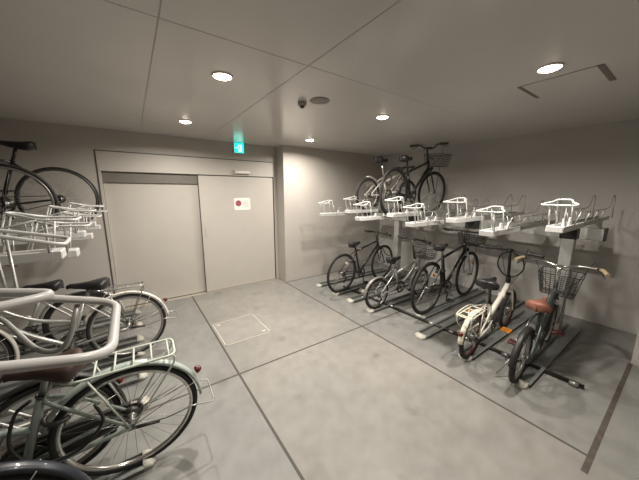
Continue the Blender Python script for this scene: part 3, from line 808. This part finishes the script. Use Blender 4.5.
bicycle('green-grey small bike with a brown saddle, tan grips, chrome bars and black front basket', (2.56, .70, ztr), .06, .05,
        dict(R=.235, R2=.235, wb=1.02, rt=.022, style='mini', frame='green', seatz=.655, barz=.88, barw=.64, bar='city', barm='chrome', grips='tan', stemm='chrome', saddle='brown', swid=.19, springs=True, steer=.06, rim='steel', headlen=.12,
             fender='black', frontfender=True, tail=False, basket=dict(c=(1.10, 0, .53), top=(.32, .35), bot=(.22, .27), h=.23, m='black'), crank=20, pedals='maroon', stand='side', ringlock=True, fork='silver', headlight=True), GB)
GU = 'bikes parked on the upper trays along the dark wall'
bicycle('black city bike with a wire front basket, standing up on the white trays', (3.03, 2.50, 1.254), .12, .02,
        dict(R=.348, R2=.348, wb=1.12, postm='black', tl=.39, rt=.019, style='diamond', frame='blackgloss', seatz=.86, barz=1.04, barw=.66, steer=-.2, bar='riser', headlen=.15, rim='dsteel', ft=.018, headlight=True,
             basket=dict(c=(1.12, 0, .78), top=(.28, .34), bot=(.22, .28), h=.18, m='black'), crank=-100, derailleur=True, ringlock=True), GU)
bicycle('small-wheeled bike with a pale frame and black saddle behind the raised black basket bike', (2.97, 2.95, 1.318), .02, .02,
        dict(R=.252, R2=.252, wb=.98, rt=.022, style='mini', frame='whitep', seatz=.81, postm='chrome', barz=.70, barw=.40, headlen=.08, rim='steel', fender='whitep', fa0=100, frontfender=False, tail=False, springs=True, swid=.19, crank=-45, stand='side', chain=True,
             lock=[(.25, -.06, .55), (.34, -.1, .40), (.42, -.09, .52), (.36, -.03, .62)]), GU)

# door side rack: bikes head towards -x
GL = 'bikes parked on the floor rails by the sliding door'
def at_left(x, y, z=ztr): return (x, y, z)
bicycle('mint green city bike with a pale mint rear carrier and fender and a brown saddle', (-.115, 1.705, ztr), PI - .03, -.11,
        dict(R=.34, R2=.34, wb=1.12, rt=.017, style='city', frame='mintdark', seatz=.825, barz=1.0, barw=.54, bar='city', barm='chrome', saddle='darkbrown', swid=.20, springs=True, fender='mint', rim='chrome',
             rack='mintwhite', rackx=(-.235, .26), rackw=.08, rackn=6, rackz=.735, stand='double', taila=152, reflector='white', chainguard='dsteel', crank=30, ringlock=True, ft=.018,
             lock=[(.12, .10, .60), (.10, .12, .50), (.20, .13, .40), (.34, .12, .40), (.42, .08, .50), (.40, .03, .62), (.34, .04, .68)]), GL)
bicycle('white-fendered city bike with a black saddle and thin wire carrier near the door', (-.135, 3.03, ztr), PI, .02,
        dict(R=.318, R2=.318, wb=1.08, rt=.016, style='city', frame='silver', seatz=.81, barz=.98, barw=.54, bar='city', barm='chrome', saddle='saddle', swid=.23, slen=.30, fender='whitep', rim='steel',
             rack='steel', rackx=(-.16, .24), rackw=.06, rackz=.715, rackn=4, stand='double', taila=150, chainguard='silver', seatang=70, springs=True), GL)
bicycle('dark bike with a low black saddle parked between the door and the white-fendered bike', (-.50, 3.44, ztr), PI, -.03,
        dict(R=.31, R2=.31, wb=1.06, rt=.018, style='city', frame='silver', seatz=.76, barz=.95, barw=.54, bar='flat', saddle='saddle', fender='silver', rim='dsteel', swid=.17, seatang=68, tail=False), GL)
bicycle('black-tyred bike with white chain cover, half hidden behind the mint bike', (-.47, 1.87, ztr), PI, .0,
        dict(R=.30, R2=.30, wb=1.06, rt=.018, style='city', frame='silver', seatz=.76, barz=.95, barw=.54, bar='city', barm='chrome', fender='black', rim='steel', chainguard='whitep', taila=150), GL)
bicycle('navy-fendered bike in the near corner, only the top of its rear wheel showing', (-.585, 1.26, ztr), PI, .0,
        dict(R=.33, R2=.33, wb=1.06, rt=.019, style='city', frame='navy', seatz=.80, barz=.95, barw=.5, bar='flat', fender='navy', rim='chrome', tail=False), GL)
GV = 'bikes parked on the upper trays by the sliding door'
bicycle('black road bike with a thin tyre and slim saddle, up by the door frame', (-.62, 3.98, 1.201), PI, .0,
        dict(R=.335, R2=.335, wb=1.0, rt=.013, style='diamond', frame='blackgloss', seatz=.90, barz=.96, barw=.42, swid=.12, slen=.28, rim='dsteel', postm='black', derailleur=True, headlen=.14), GV)
bicycle('dark bike with a silver-edged wheel, on a tray beside the road bike', (-.82, 3.18, 1.201), PI, .0,
        dict(R=.315, R2=.315, wb=1.02, rt=.016, style='diamond', frame='blackgloss', seatz=.70, barz=.80, barw=.42, swid=.12, rim='steel', postm='black', derailleur=True, crank=10), GV)

# ------------------------------------------------------------------ world, camera
w = bpy.data.worlds.new('world'); S.world = w; w.use_nodes = True
w.node_tree.nodes['Background'].inputs['Color'].default_value = (.9, .85, .8, 1)
w.node_tree.nodes['Background'].inputs['Strength'].default_value = .02
cam = bpy.data.cameras.new('camera'); co = bpy.data.objects.new('camera', cam); COL.objects.link(co)
fpx = 266.; cam.sensor_fit = 'HORIZONTAL'; cam.sensor_width = 36; cam.lens = 36 * fpx / 639
cam.clip_start = .02
pitch = math.atan(47 / fpx); yaw = math.radians(35.1)
co.location = (0, 0, 1.6); co.rotation_euler = (PI / 2 - pitch, 0, -yaw)
S.camera = co
S.view_settings.view_transform = 'Standard'; S.view_settings.look = 'None'; S.view_settings.gamma = 1; S.view_settings.exposure = .28
S.view_settings.use_curve_mapping = False
